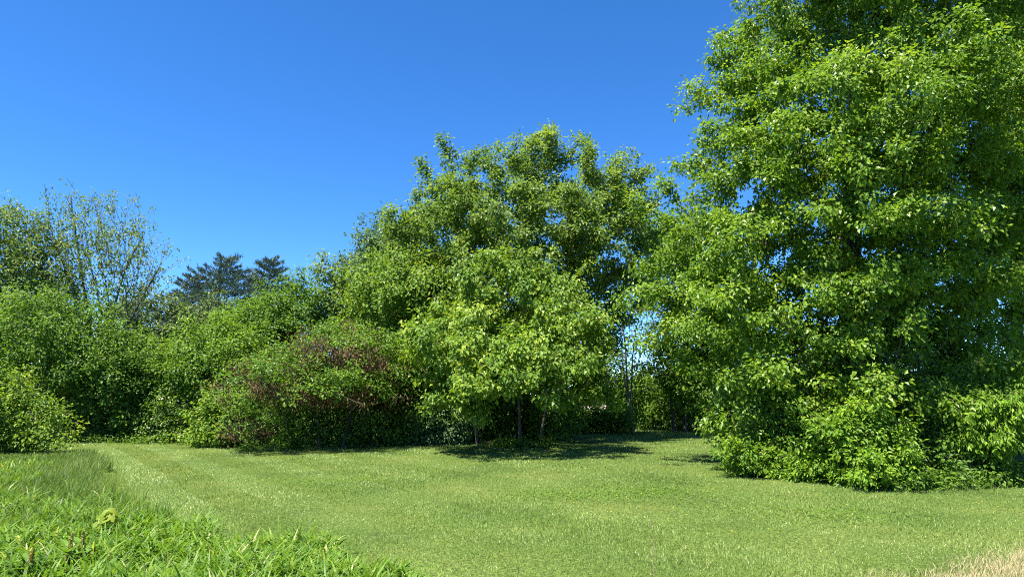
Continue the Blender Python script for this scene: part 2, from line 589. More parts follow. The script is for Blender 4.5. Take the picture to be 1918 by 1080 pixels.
plant('box_elder_tree', 'three-stemmed tree with low yellow-green drooping foliage before the tallest middle tree', 'tree', 22.4,
      [(970, 585, 95, 55, -1.2, 2.0), (880, 600, 70, 50, -1.2, 1.8), (860, 655, 80, 46, -2.6, 2.0), (1065, 620, 70, 50, -2.0, 1.9), (930, 690, 60, 36, -4.2, 1.6),
       (1040, 690, 50, 42, -3.6, 1.5), (1040, 550, 55, 45, -.3, 1.5), (1115, 640, 34, 30, -1, 1.0), (885, 725, 40, 34, -3.4, 1), (970, 735, 50, 26, -3.6, 1), (1105, 710, 34, 34, -2, .9), (840, 720, 34, 34, -2.4, .9), (985, 660, 60, 40, -3.8, 1.4), (1060, 735, 26, 26, -3.4, .8), (800, 640, 40, 36, -2.2, 1.2), (950, 520, 60, 40, -.8, 1.4)],
      112, 12, 56, L=.12, W=.085, mat='boxelder', bark='bark',
      stems=[[(975, 838), (970, 740), (962, 600, -.4)], [(895, 838), (882, 745), (850, 650, -.8)], [(1010, 838), (1026, 745), (1062, 630, -.8)]],
      stem_r=.05, clump=(.36, .18), sig=.12, droop=.9, tint=(.25, .26), tip=.2, group=TREES, min_d=.95, gaps=.3, shoots=.16,
      dead=[[(985, 718, -1.5), (965, 728, -2.0), (945, 724, -2.4)], [(760, 640, -.5), (785, 690, -.8), (812, 720, -1.0)], [(1060, 715, 0), (1100, 705, 0), (1150, 716, 0)]])
plant('sapling', 'slim tree with fresh green foliage left of the yellow-green low tree', 'tree', 24.5,
      [(755, 560, 75, 65, 0, 1.6), (820, 560, 60, 60, .2, 1.5), (745, 640, 55, 50, 0, 1.3), (800, 630, 50, 45, 0, 1.2), (735, 700, 40, 40, 0, 1), (790, 710, 46, 36, -.4, 1), (830, 740, 36, 26, -.6, .8), (720, 530, 40, 40)],
      90, 12, 52, L=.12, W=.085, mat='boxelder', stems=[[(757, 832), (754, 720), (760, 560)]], stem_r=.09, tint=(.36, .2), droop=.7, group=TREES)
plant('broadleaf_tree', 'light green slim tree behind the left limbs of the giant oak', 'tree', 31,
      [(1290, 440, 45, 50, 0, 1.4), (1260, 520, 45, 60, 0, 1.4), (1320, 540, 55, 70, 0, 1.5), (1265, 620, 38, 50, 0, 1.2), (1320, 640, 50, 60, 0, 1.4), (1250, 690, 34, 36, 0, 1), (1300, 710, 40, 40, 0, 1.1), (1220, 450, 26, 50, 0, .9), (1360, 640, 50, 70)],
      130, 8, 42, L=.15, W=.09, mat='mid', bark='darkbark', stems=[[(1282, 806), (1280, 700), (1290, 560), (1290, 420)], [(1262, 806), (1256, 720), (1250, 600)]], stem_r=.08, clump=(.44, .32), group=TREES, tint=(.62, .24))
plant('sapling', 'slender half-bare tree with pale bark standing in the sky gap', 'tree', 30,
      [(1160, 555, 24, 34, 0, .5), (1146, 610, 22, 36, 0, .6), (1195, 640, 26, 40, 0, .7), (1175, 690, 40, 30, 0, .6), (1210, 580, 20, 34, 0, .5)], 34, 5, 8, L=.13, W=.085, mat='mid', bark='palebark',
      stems=[[(1186, 800), (1176, 720), (1170, 640), (1156, 520)], [(1184, 740), (1168, 690), (1150, 620), (1142, 560)], [(1176, 700), (1188, 640), (1208, 560)]], stem_r=.06, clump=(.3, .36), sig=.12, group=TREES, tint=(.5, .22), nbranch=14, twig=.008)

# ------------------------------------------------------------------ the oak and its neighbours on the right
plant('oak_tree', 'giant dense oak filling the right side, its top beyond the frame', 'tree', 16.5,
      [(1600, -260, 150, 190, 0, 2.6), (1560, 10, 150, 150, 0, 3.2), (1740, -20, 150, 160, .4, 3.0), (1455, 60, 60, 75, .3, 1.6), (1390, 120, 52, 60, .3, 1.2),
       (1345, 215, 45, 55, .3, 1.0), (1425, 210, 85, 85, 0, 2.0), (1550, 230, 160, 120, -1.4, 3.0), (1710, 220, 150, 120, -1.0, 3.0),
       (1410, 340, 105, 90, -.6, 2.2), (1600, 400, 165, 95, -1.8, 2.6), (1780, 390, 110, 105, -.4, 2.4), (1400, 460, 105, 75, -1.0, 2.0),
       (1550, 540, 130, 65, -1.8, 2.0), (1700, 520, 110, 65, -1.2, 2.0), (1390, 580, 95, 65, -1.2, 1.8), (1500, 645, 95, 50, -1.8, 1.6),
       (1385, 690, 50, 42, -1.4, 1.1), (1620, 640, 70, 45, -1.0, 1.4), (1460, 730, 60, 45, -1.9, 1.0), (1540, 700, 40, 40, -2.2, .8), (1400, 760, 44, 40, -1.6, .9),
       (1285, 405, 52, 40, .6, 1.1), (1250, 465, 60, 48, .6, 1.2), (1315, 510, 66, 66, .2, 1.5), (1235, 545, 42, 44, .6, 1.0), (1290, 610, 66, 48, 0, 1.3), (1222, 605, 26, 30, .6, .6), (1215, 425, 26, 36, .8, .6), (1335, 685, 50, 40, -.3, 1.0), (1440, 705, 60, 40, -2.6, .8), (1580, 725, 60, 34, -2.9, .7), (1700, 725, 60, 36, -2.9, .7), (1820, 690, 60, 36, -2.6, .8), (1560, 645, 70, 42, -2.4, 1), (1640, 700, 56, 40, -2.5, .8), (1485, 690, 50, 46, -2.3, .9), (1385, 545, 50, 45, .2, 1.2), (1395, 610, 50, 50, .6, 1.3), (1430, 565, 60, 50, 1.0, 1.4), (1480, 600, 60, 50, .6, 1.3), (1790, 520, 90, 55, .4, 1.6), (1760, 620, 80, 40, .2, 1.4)],
      520, 12, 64, L=.098, W=.066, mat='oak', bark='darkbark', stems=[[(1600, 875), (1598, 600), (1605, 250), (1610, -250)]], stem_r=.30,
      clump=(.36, .17), sig=.115, droop=.55, bf=.2, min_d=.92, tint=(.50, .24), tip=.1, nbranch=26, group='trees on the right', gaps=.12, shell=2.5, shoots=.12, shoot_len=.7,
      dead=[[(1300, 495, .4), (1318, 508, .2), (1332, 525, 0)], [(1410, 790, -1.6), (1395, 775, -1.9), (1378, 792, -2.1)], [(1690, 690, -1), (1730, 700, -1.6), (1742, 740, -1.9)], [(1520, 690, -1.5), (1535, 715, -1.9), (1542, 745, -2.1)]])
plant('oak_tree', 'olive green tree at the right edge beside the giant oak', 'tree', 20,
      [(1880, 110, 80, 95, 0, 2.2), (1930, 20, 80, 90, 0, 2), (1900, 250, 80, 80, 0, 2), (1860, 380, 70, 60, 0, 1.6), (1940, 420, 70, 70, 0, 1.8), (1900, 540, 55, 40, 0, 1.3), (1870, 650, 60, 40, 0, 1.3), (1930, 690, 50, 40, 0, 1.2), (1850, 580, 40, 40, 0, 1)],
      150, 9, 48, L=.14, W=.08, mat='oak', bark='darkbark', stems=[[(1915, 840), (1905, 600), (1900, 250), (1905, 60)]], stem_r=.2, tint=(.5, .2), group='trees on the right', bf=.25)
SK = 'shrubs skirting the giant oak'
plant('shrub', 'green shrub at the left foot of the giant oak', 'shrub', 14.2,
      [(1420, 815, 40, 50), (1470, 775, 46, 46, .2, .8), (1475, 850, 44, 32, -.3, .6), (1395, 840, 24, 30)], 60, 7, 38, L=.10, W=.052, mat='oak', bark='darkbark', stem_r=.03,
      clump=(.21, .12), sig=.08, shoots=.16, shoot_len=.4, tint=(.50, .25), droop=.5, group=SK, stem_name='stem', nbranch=5, min_d=.9)
plant('shrub', 'bright yellow-green mounded shrub at the oak foot, brightest of all', 'shrub', 13.0,
      [(1615, 785, 38, 36), (1590, 810, 34, 30, -.2, .5), (1640, 835, 44, 36, -.1, .6), (1600, 868, 46, 26, -.4, .5), (1655, 885, 36, 22, -.4, .4), (1550, 840, 34, 34, .1, .5)], 62, 10, 44, L=.085, W=.045, mat='lime', bark='darkbark',
      stem_r=.03, clump=(.17, .09), sig=.075, shoots=.18, shoot_len=.4, tint=(.28, .28), tip=.15, droop=.5, group=SK, stem_name='stem', nbranch=5, min_d=.9)
plant('shrub', 'arching yellow-green shrub with drooping tips at the right edge', 'shrub', 13.4,
      [(1790, 775, 48, 34), (1855, 765, 40, 30, -.2, .6), (1900, 745, 44, 22, -.3, .5), (1840, 815, 40, 26, -.3, .6), (1775, 820, 30, 26), (1890, 800, 30, 26)], 50, 10, 40, L=.10, W=.04, mat='lime', bark='darkbark', stem_r=.03,
      clump=(.20, .10), sig=.085, shoots=.16, shoot_len=.45, tint=(.28, .26), droop=1.1, group=SK, stem_name='stem', nbranch=5, min_d=.9)
plant('shrub', 'dull dark green low shrub between the two yellow-green shrubs', 'shrub', 13.5,
      [(1715, 850, 30, 48), (1765, 862, 40, 40, -.3, .5), (1830, 885, 60, 22, -.3, .5), (1730, 790, 34, 36, .4, .6), (1890, 885, 40, 20)], 65, 7, 36, L=.085, W=.05, mat='mid', bark='darkbark', stem_r=.025,
      clump=(.17, .11), sig=.085, shoots=.1, shoot_len=.35, group=SK, stem_name='stem', nbranch=4, tint=(.3, .24))
plant('shrub', 'low leafy shrub with yellowish tips at the left corner of the oak skirt', 'shrub', 13.6,
      [(1465, 872, 40, 22), (1405, 855, 30, 24), (1520, 885, 38, 18, -.3, .5)], 42, 7, 36, L=.078, W=.038, mat='lime', bark='darkbark', stem_r=.02,
      clump=(.14, .08), sig=.07, shoots=.16, shoot_len=.3, group=SK, stem_name='stem', nbranch=4, tint=(.3, .26))
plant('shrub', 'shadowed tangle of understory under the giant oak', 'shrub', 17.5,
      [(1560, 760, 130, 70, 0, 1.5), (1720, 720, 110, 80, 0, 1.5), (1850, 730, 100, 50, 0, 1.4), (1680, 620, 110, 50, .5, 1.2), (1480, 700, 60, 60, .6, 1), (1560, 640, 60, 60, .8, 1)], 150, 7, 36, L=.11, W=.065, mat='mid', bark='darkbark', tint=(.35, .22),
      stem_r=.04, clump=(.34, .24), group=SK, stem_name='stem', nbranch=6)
plant('sapling', 'thin half-bare young tree with pale twisted twigs in the oak shade', 'tree', 14.6,
      [(1690, 620, 40, 60, 0, .5), (1720, 680, 50, 40, 0, .5), (1650, 690, 40, 50, 0, .5)], 26, 4, 10, L=.09, W=.05, mat='oak', bark='palebark',
      stems=[[(1664, 870), (1668, 720), (1690, 600), (1700, 540)], [(1720, 870), (1745, 740), (1735, 660), (1690, 620)]], stem_r=.028, clump=(.18, .2), sig=.09, group='trees on the right', twig=.005)

# ------------------------------------------------------------------ thicket, left of the middle
TH = 'thicket left of the middle'
plant('redbud_tree', 'low spreading tree with reddish brown patches in its layered foliage', 'tree', 22,
      [(560, 680, 80, 36, -1.0, 1.4), (640, 650, 70, 38, -.6, 1.5), (495, 715, 50, 32, -1.2, 1.2), (600, 715, 90, 26, -1.5, 1.3), (690, 650, 42, 46, -.4, 1.2), (470, 765, 34, 44, -.8, 1.0), (690, 705, 45, 34, -.6, 1.1), (550, 785, 75, 40, .9, .8), (650, 780, 60, 40, 1.0, .8)],
      165, 6, 42, L=.09, W=.065, mat='mid', bark='darkbark', stems=[[(600, 838), (590, 770), (560, 690)], [(640, 838), (660, 760), (690, 660)], [(560, 840), (530, 780), (500, 720)], [(560, 834), (600, 770), (660, 690)]],
      stem_r=.05, clump=(.48, .12), sig=.12, pods=.32, shoots=.04, tint=(.5, .2), group=TH, droop=.2)
plant('sapling', 'rounded bright green young tree left of the brown-patched one', 'tree', 26,
      [(420, 640, 56, 34, 0, 1.3), (350, 675, 50, 50, 0, 1.3), (430, 680, 70, 60, -.3, 1.5), (335, 750, 42, 50, 0, 1.1), (400, 760, 55, 45, -.3, 1.1), (370, 645, 36, 30)], 100, 8, 44, L=.115, W=.075, mat='mid',
      stem_r=.06, clump=(.36, .28), shoots=.2, shoot_len=.9, gaps=.15, tint=(.5, .24), group=TH)
plant('sapling', 'green young tree with an uneven top behind the brown-patched tree', 'tree', 28,
      [(525, 590, 70, 34, 0, 1.4), (600, 580, 55, 40, 0, 1.2), (470, 596, 40, 28), (545, 556, 24, 24), (640, 600, 40, 36), (500, 640, 70, 40), (560, 540, 14, 24)], 90, 8, 44, L=.12, W=.08, mat='mid',
      stem_r=.06, clump=(.36, .30), shoots=.22, shoot_len=1.1, gaps=.15, tint=(.45, .24), group=TH)
plant('sapling', 'thin upright leafy shoots standing above the thicket', 'tree', 27,
      [(605, 510, 12, 22, 0, .3), (628, 515, 12, 30, 0, .3), (655, 520, 10, 25, 0, .3), (640, 560, 30, 30, 0, .6)], 44, 5, 12, L=.15, W=.09, mat='sparse', bark='palebark',
      stems=[[(640, 822), (630, 640), (604, 495)], [(645, 822), (640, 640), (629, 490)], [(650, 822), (655, 640), (657, 500)]], stem_r=.03, clump=(.12, .3), sig=.12, group=TH)
plant('shrub', 'light green bushy shrub on the lawn edge left of the brown-patched tree', 'shrub', 22.6,
      [(430, 800, 34, 36), (400, 815, 34, 22), (455, 760, 28, 30), (415, 770, 30, 30)], 50, 6, 36, L=.11, W=.07, mat='boxelder', stem_r=.025, clump=(.24, .17), sig=.12, tint=(.45, .2), group=TH, stem_name='stem', nbranch=4)
plant('shrub', 'shrub with scattered whitish blossom at the far end of the lawn', 'shrub', 25,
      [(330, 800, 36, 24), (295, 805, 26, 20), (360, 812, 26, 16), (320, 770, 36, 24)], 45, 6, 34, L=.10, W=.06, mat='mid', stem_r=.025, clump=(.24, .15), sig=.12, flowers=.35, group=TH, stem_name='stem', nbranch=4)
plant('broadleaf_tree', 'hazy dull green tree far behind left of the pines', 'tree', 42,
      [(260, 600, 50, 42, 0, 2), (310, 600, 45, 45, 0, 2), (350, 610, 45, 45, 0, 2), (250, 680, 60, 60, 0, 2.2), (310, 690, 60, 60, 0, 2.2), (390, 600, 40, 40, 0, 1.8)], 120, 6, 34, L=.2, W=.13, mat='dull', stem_r=.14, clump=(.6, .45), sig=.22, group=TH)

# ------------------------------------------------------------------ left side
LE = 'trees and shrubs at the left edge'
plant('broadleaf_tree', 'thinly leaved tree with bare ascending limbs against the sky', 'tree', 30,
      [(205, 450, 80, 75, 0, 2.2), (130, 440, 55, 70, 0, 1.8), (255, 500, 42, 70, 0, 1.5), (170, 540, 90, 60, 0, 2), (240, 560, 50, 40, 0, 1.2), (140, 390, 30, 30, 0, .8)], 180, 6, 9, L=.12, W=.08, mat='sparse', bark='bark',
      stems=[[(190, 815), (175, 650), (150, 480), (138, 370)], [(195, 815), (200, 620), (235, 500), (268, 440)], [(200, 815), (225, 640), (275, 540), (298, 500)], [(185, 815), (170, 620), (110, 470), (95, 420)]],
      stem_r=.10, clump=(.40, .34), bf=.75, sig=.10, twig=.007, group=LE, tint=(.5, .2))
plant('broadleaf_tree', 'greyish green thinly leaved tree at the left frame edge', 'tree', 29,
      [(20, 450, 55, 65, 0, 2), (60, 520, 70, 70, 0, 2), (0, 560, 70, 70, 0, 2), (80, 590, 70, 50, 0, 1.8), (-60, 480, 70, 80, 0, 2)], 180, 8, 30, L=.12, W=.08, mat='sparse', bark='bark',
      stems=[[(30, 820), (30, 640), (22, 420)], [(40, 820), (60, 640), (85, 460)], [(20, 820), (-20, 640), (-50, 460)]], stem_r=.11, clump=(.42, .34), bf=.6, group=LE, tint=(.45, .2))
plant('shrub', 'tall green thicket shrub below the thinly leaved trees', 'shrub', 25,
      [(50, 625, 70, 50, 0, 1.6), (140, 632, 60, 56, 0, 1.5), (100, 590, 40, 34, 0, 1), (20, 690, 60, 50, 0, 1.3), (110, 700, 75, 50, 0, 1.4), (200, 650, 45, 45, 0, 1.2), (-60, 650, 70, 70, 0, 1.5)], 130, 8, 42, L=.11, W=.07, mat='mid',
      stem_r=.05, clump=(.38, .34), shoots=.2, shoot_len=1.0, tint=(.45, .24), group=LE, stem_name='stem')
plant('shrub', 'rounded green thicket bush running out of the left frame edge', 'shrub', 26,
      [(-180, 640, 90, 90, 0, 1.8), (-300, 660, 90, 90, 0, 1.8), (-240, 740, 110, 60, 0, 1.5), (-120, 730, 70, 60, 0, 1.3), (-60, 690, 60, 60, 0, 1.3)], 110, 7, 34, L=.14, W=.09, mat='mid',
      stem_r=.05, clump=(.40, .32), shoots=.2, group=LE, stem_name='stem')
plant('shrub', 'darker green dense shrub at the far left corner of the lawn', 'shrub', 25.5,
      [(225, 700, 60, 50, 0, 1.4), (240, 765, 45, 42, 0, 1.1), (180, 770, 50, 45, 0, 1.1), (280, 720, 40, 45), (150, 790, 30, 30)], 95, 8, 40, L=.11, W=.075, mat='mid', stem_r=.05, clump=(.34, .26), shoots=.18, shoot_len=.8, tint=(.32, .24), group=LE, stem_name='stem')
plant('shrub', 'sunlit light green shrub at the left frame edge above the tall grass', 'shrub', 20,
      [(45, 775, 40, 30), (10, 805, 40, 30), (85, 810, 30, 26), (-60, 770, 60, 50), (15, 735, 34, 26, .4, .7), (110, 830, 24, 18)], 75, 6, 36, L=.10, W=.065, mat='boxelder', stem_r=.03, clump=(.26, .2), sig=.12, shoots=.2, shoot_len=.7, gaps=.15, tint=(.36, .24), group=LE, stem_name='stem')

# ------------------------------------------------------------------ low shrubs under and behind the middle trees
UN = 'undergrowth behind the lawn'
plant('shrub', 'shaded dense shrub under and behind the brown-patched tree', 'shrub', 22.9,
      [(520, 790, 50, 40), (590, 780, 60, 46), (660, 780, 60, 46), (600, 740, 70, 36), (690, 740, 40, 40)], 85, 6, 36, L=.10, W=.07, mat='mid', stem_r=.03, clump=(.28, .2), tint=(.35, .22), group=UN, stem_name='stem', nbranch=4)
plant('shrub', 'bluish green small shrub left of the three-stemmed tree', 'shrub', 23,
      [(830, 798, 36, 30), (800, 812, 26, 18), (850, 770, 28, 24)], 38, 6, 34, L=.11, W=.07, mat='bluish', stem_r=.02, clump=(.22, .14), sig=.11, tint=(.7, .2), group=UN, stem_name='stem', nbranch=4)
plant('shrub', 'shaded green shrub under the slim tree beside the brown-patched one', 'shrub', 23.4,
      [(740, 790, 50, 38), (690, 800, 40, 30), (780, 760, 46, 40), (720, 740, 40, 40)], 80, 7, 38, L=.11, W=.075, mat='mid', stem_r=.03, clump=(.26, .18), tint=(.5, .24), shoots=.16, shoot_len=.6, group=UN, stem_name='stem', nbranch=4)
plant('shrub', 'tiny leafy sprout on the grass before the three stems', 'shrub', 22.0,
      [(945, 832, 18, 12), (975, 838, 12, 8), (1030, 834, 14, 9)], 14, 5, 24, L=.09, W=.06, mat='mid', stem_r=.01, clump=(.10, .07), sig=.08, tint=(.6, .2), group=UN, stem_name='stem', nbranch=3)
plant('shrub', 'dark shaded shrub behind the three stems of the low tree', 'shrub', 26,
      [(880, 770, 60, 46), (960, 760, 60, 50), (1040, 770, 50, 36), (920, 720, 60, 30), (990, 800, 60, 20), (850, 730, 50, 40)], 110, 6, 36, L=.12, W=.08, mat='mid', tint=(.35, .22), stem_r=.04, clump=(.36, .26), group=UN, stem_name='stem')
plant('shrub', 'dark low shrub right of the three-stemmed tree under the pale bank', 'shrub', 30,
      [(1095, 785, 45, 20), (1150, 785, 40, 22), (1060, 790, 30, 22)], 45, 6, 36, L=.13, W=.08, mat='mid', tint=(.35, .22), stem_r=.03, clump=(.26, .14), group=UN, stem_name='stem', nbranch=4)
plant('shrub', 'sunlit green shrub below the slender half-bare tree', 'shrub', 33,
      [(1170, 750, 40, 34), (1225, 765, 45, 32), (1125, 690, 38, 46), (1140, 715, 36, 26), (1200, 720, 30, 26)], 70, 6, 36, L=.14, W=.085, mat='mid', stem_r=.03, clump=(.34, .22), tint=(.5, .22), group=UN, stem_name='stem', nbranch=4)
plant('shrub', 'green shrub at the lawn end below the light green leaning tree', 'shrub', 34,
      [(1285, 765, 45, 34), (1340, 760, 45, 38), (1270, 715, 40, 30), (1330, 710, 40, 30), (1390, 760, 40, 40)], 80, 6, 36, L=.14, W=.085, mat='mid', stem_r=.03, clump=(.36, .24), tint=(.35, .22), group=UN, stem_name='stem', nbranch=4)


# ------------------------------------------------------------------ pines far behind
def pine(label, px, top, Y, width, seed):
    rng = np.random.default_rng(seed)
    b = at(px, 700, Y); b[2] = 0
    t = at(px, top, Y)
    H = t[2]
    root = tag(empty('pine_tree', b), label, 'tree', 'dark pines rising far behind the thicket')
    COUNT[0] += 1
    ln = np.stack([b + (t - b) * s for s in np.linspace(0, 1, 14)])
    v, f = chain_tube(ln, .16 * (1 - .9 * np.linspace(0, 1, 14)) + .01, 7)
    mesh_obj('trunk', v, f, M['darkbark'], root, b, smooth=True)
    k = mpp(top, Y)
    pos, dd, p0, p1 = [], [], [], []
    hs = np.arange(H * .30, H - .25, .5)
    for h in hs:
        rel = (H - h) / (H * .7)
        for a in np.arange(5) * 2 * np.pi / 5 + rng.random() * 6:
            ln_ = width * k * (.10 + .95 * rel ** .75) * rng.uniform(.6, 1.15)
            di = np.array([math.cos(a), math.sin(a), .42 - .25 * rel + rng.normal(0, .1)])
            s = b + np.array([0, 0, h + rng.normal(0, .12)])
            e = s + di * ln_
            p0.append(s); p1.append(e)
            m = int(34 + ln_ * 80)
            u = rng.random(m) ** .6
            q = s + (e - s) * u[:, None]
            sd = np.array([-math.sin(a), math.cos(a), 0])
            lat = rng.normal(0, .26 * ln_ ** .6, m) * (1.15 - u * .75)
            q = q + sd * lat[:, None] + np.stack([np.zeros(m), np.zeros(m), rng.normal(.05, .07, m) + .12 * np.abs(lat)], 1)
            pos.append(q)
            dd.append(nrm(di * .8 + sd * np.sign(lat)[:, None] * .5 + np.array([0, 0, .7]) + rng.normal(size=(m, 3)) * .45))
    p0, p1 = np.array(p0), np.array(p1)
    v, f = tubes(p0, p1, np.full(len(p0), .035), np.full(len(p0), .01), 4)
    tag(mesh_obj('branch', v, f, M['darkbark'], root, b), kind='stuff')
    pos, dd = np.concatenate(pos), np.concatenate(dd)
    n = len(pos)
    v, f = leaves(pos, dd, nrm(rng.normal(size=(n, 3)) + np.array([0, 0, .6])), rng.uniform(.22, .42, n), rng.uniform(.04, .08, n), fold=.1, tip=.02)
    tag(mesh_obj('crown', v, f, M['pine'], root, b, tint=np.repeat(np.clip(rng.normal(.5, .25, n), 0, 1), 4)), kind='stuff')


pine('shorter dark pine, leftmost of three above the thicket', 350, 514, 60, 84, 1)
pine('widest dark pine with a flat bushy top, middle of three', 412, 488, 58, 120, 2)
pine('narrow dark pine tip, rightmost of three above the thicket', 495, 482, 62, 84, 3)


# ------------------------------------------------------------------ far woods behind everything
def far_woods():
    rng = np.random.default_rng(99)
    n = 34000
    x = rng.uniform(-95, 95, n)
    y = 88 + rng.normal(0, 4, n)
    top = 6.6 + 1.6 * np.sin(x * .35) + 1.2 * np.sin(x * .83 + 1) + .9 * np.sin(x * 1.9) - np.clip((x - 2) / 8, 0, 1) * 2.5
    z = top * rng.random(n) ** .75
    q = np.sin(x * 1.4 + z) + np.sin(z * 1.7 + x * .6)
    k = q > -1.1
    pos = np.stack([x, y, z], 1)[k]
    m = len(pos)
    d = nrm(rng.normal(size=(m, 3)) - np.array([0, 0, .3]))
    nn = nrm(rng.normal(size=(m, 3)) * .6 + np.array([0, -.5, .8]))
    v, f = leaves(pos, d, nn, rng.uniform(.6, 1.1, m), rng.uniform(.45, .75, m))
    o = mesh_obj('woods', v, f, M['dull'], tint=np.repeat(np.clip(rng.normal(.4, .25, m), 0, 1), 4))
    tag(o, 'dull green far woods glimpsed through gaps between the trees', 'woods', kind='stuff')


far_woods()


# ------------------------------------------------------------------ pale bank glimpsed behind the undergrowth
def bank():
    rng = np.random.default_rng(4)
    a, b = at(1010, 757, 44), at(1190, 757, 44)
    xs = np.linspace(a[0], b[0], 40)
    prof = [(-1.2, -.05), (-.2, .55), (.2, .95), (.8, 1.02), (2.5, .9), (3.4, -.05)]
    v = np.array([[x, 44 + py + rng.normal(0, .08), max(-.1, pz * (1 - abs(2 * (x - xs[0]) / (xs[-1] - xs[0]) - 1) ** 6)) + rng.normal(0, .03)] for x in xs for py, pz in prof])
    m = len(prof)
    f = np.array([[i * m + j, (i + 1) * m + j, (i + 1) * m + j + 1, i * m + j + 1] for i in range(len(xs) - 1) for j in range(m - 1)])
    o = mesh_obj('earth_bank', v, f, bark_mat('pale_earth', (.20, .155, .125), (.42, .35, .30), 3.0), quads=True, smooth=True)
    tag(o, 'pale sunlit earth bank glimpsed behind the undergrowth', 'bank', kind='structure')


bank()


# ------------------------------------------------------------------ grass
def in_poly(x, y, poly):
    c = np.zeros(len(x), bool)
    n = len(poly)
    for i in range(n):
        x0, y0 = poly[i]
        x1, y1 = poly[(i + 1) % n]
        k = ((y0 > y) != (y1 > y)) & (x < (x1 - x0) * (y - y0) / (y1 - y0 + 1e-12) + x0)
        c ^= k
    return c


def gpoly(pts):
    return [tuple(ground_at(*p)[:2]) for p in pts]


def fan(n, d0, d1, a0, a1, rng):
    """Points on the ground, their number falling with the square of the distance."""
    d = d0 * (d1 / d0) ** rng.random(n)
    a = R(a0) + R(a1 - a0) * rng.random(n)
    return d * np.sin(a), d * np.cos(a), d


def blades(x, y, z, h, w, az, lean, curl, seg, rng):
    """Tapered arching blades as triangles: seg pieces along each."""
    n = len(x)
    base = np.stack([x, y, z], 1)
    dr = np.stack([np.cos(az), np.sin(az), np.zeros(n)], 1)
    ta = az + np.pi / 2 + rng.normal(0, .6, n)
    sd = np.stack([np.cos(ta), np.sin(ta), np.zeros(n)], 1)
    ang = lean.copy()
    p = base.copy()
    step = h / seg
    rows = []
    for i in range(seg + 1):
        t = i / seg
        wd = w * ((.65 + .7 * t) if t < .4 else (.93 * (1 - t) / .6)) if seg > 2 else w * (1 - t)
        if i == seg:
            rows.append(p[:, None, :])
        else:
            rows.append(np.stack([p - sd * (wd / 2)[:, None], p + sd * (wd / 2)[:, None]], 1))
        p = p + (dr * np.sin(ang)[:, None] + np.array([0, 0, 1.0]) * np.cos(ang)[:, None]) * step[:, None]
        ang = ang + curl / seg
    v = np.concatenate(rows, 1)
    k = 2 * seg + 1
    tr = []
    for i in range(seg - 1):
        a = 2 * i
        tr += [[a, a + 1, a + 3], [a, a + 3, a + 2]]
    tr.append([2 * seg - 2, 2 * seg - 1, 2 * seg])
    f = (np.arange(n)[:, None, None] * k + np.array(tr)[None]).reshape(-1, 3)
    return v.reshape(-1, 3), f, k


EDGE = [(760, 1100), (700, 1078), (600, 1055), (480, 1030), (400, 1006), (300, 985), (240, 958), (190, 930), (178, 905), (196, 885), (188, 862), (168, 842), (135, 836)]
ROUGH = gpoly(EDGE + [(0, 842), (-300, 846), (-900, 880), (-900, 1300), (900, 1300)])
DRY = [gpoly([(1748, 1084), (1805, 1056), (1862, 1036), (1960, 1014), (2100, 1000), (2100, 1140), (1750, 1140)]), gpoly([(1622, 1084), (1650, 1074), (1692, 1076), (1700, 1100), (1620, 1100)])]


def fray(x, y, a=.14):
    return x + a * (np.sin(y * 3.1 + 1) + np.sin(y * 7.3 + x * 2)), y + a * (np.sin(x * 3.7) + np.sin(x * 8.1 + y))


def lawn():
    rng = np.random.default_rng(21)
    x, y, d = fan(395000, 5.6, 38, -40, 40, rng)
    k = ~in_poly(*fray(x, y), ROUGH)
    jx, jy = x + rng.normal(0, .10, len(x)), y + rng.normal(0, .14, len(x))
    dry = in_poly(jx, jy, DRY[0]) | in_poly(jx, jy, DRY[1])
    k &= ~(dry & (rng.random(len(x)) < .78 + .25 * np.sin(x * 5 + 2 * np.sin(y * 4))))
    x, y, d = x[k], y[k], d[k]
    n = len(x)
    h = rng.uniform(.020, .046, n) * (1 + .25 * np.sin(x * 1.3 + 2 * np.sin(y * .8)))
    w = np.maximum(.0035, .00075 * d) * rng.uniform(.7, 1.3, n)
    # the mower laid the blades alternately up and down its rows, which run away along the left side
    rowdir = np.array([-.57, .82])
    across = x * rowdir[1] - y * rowdir[0]
    sgn = np.where(np.sin(across * 2 * np.pi / 1.5 + .5 * np.sin(y * .3)) > 0, 1, -1)
    away = math.atan2(rowdir[1], rowdir[0])
    lay = np.clip((3 - x) / 12, .22, 1)
    laid = rng.random(n) < .8 * lay
    az = np.where(laid, np.where(sgn > 0, away, away + np.pi) + rng.normal(0, .5, n), rng.uniform(0, 2 * np.pi, n))
    lean = np.abs(rng.normal(.35, .25, n)) + .32 * laid
    z = relief(x, y) - .004
    t = np.clip(rng.normal(.42, .25, n), 0, .9)
    st = rng.random(n) < .024
    t[st] = rng.uniform(.85, 1, st.sum())
    near = d < 10.5
    for sel, seg in ((near, 2), (~near, 1)):
        v, f, kk = blades(x[sel], y[sel], z[sel], h[sel], w[sel], az[sel], lean[sel], np.full(sel.sum(), .5), seg, rng)
        o = mesh_obj('mown_grass', v, f, M['lawn'], tint=np.repeat(t[sel], kk))
        tag(o, 'short mown green grass of the open lawn ' + ('in the foreground' if seg == 2 else 'reaching back to the trees'), 'grass', kind='stuff')


lawn()


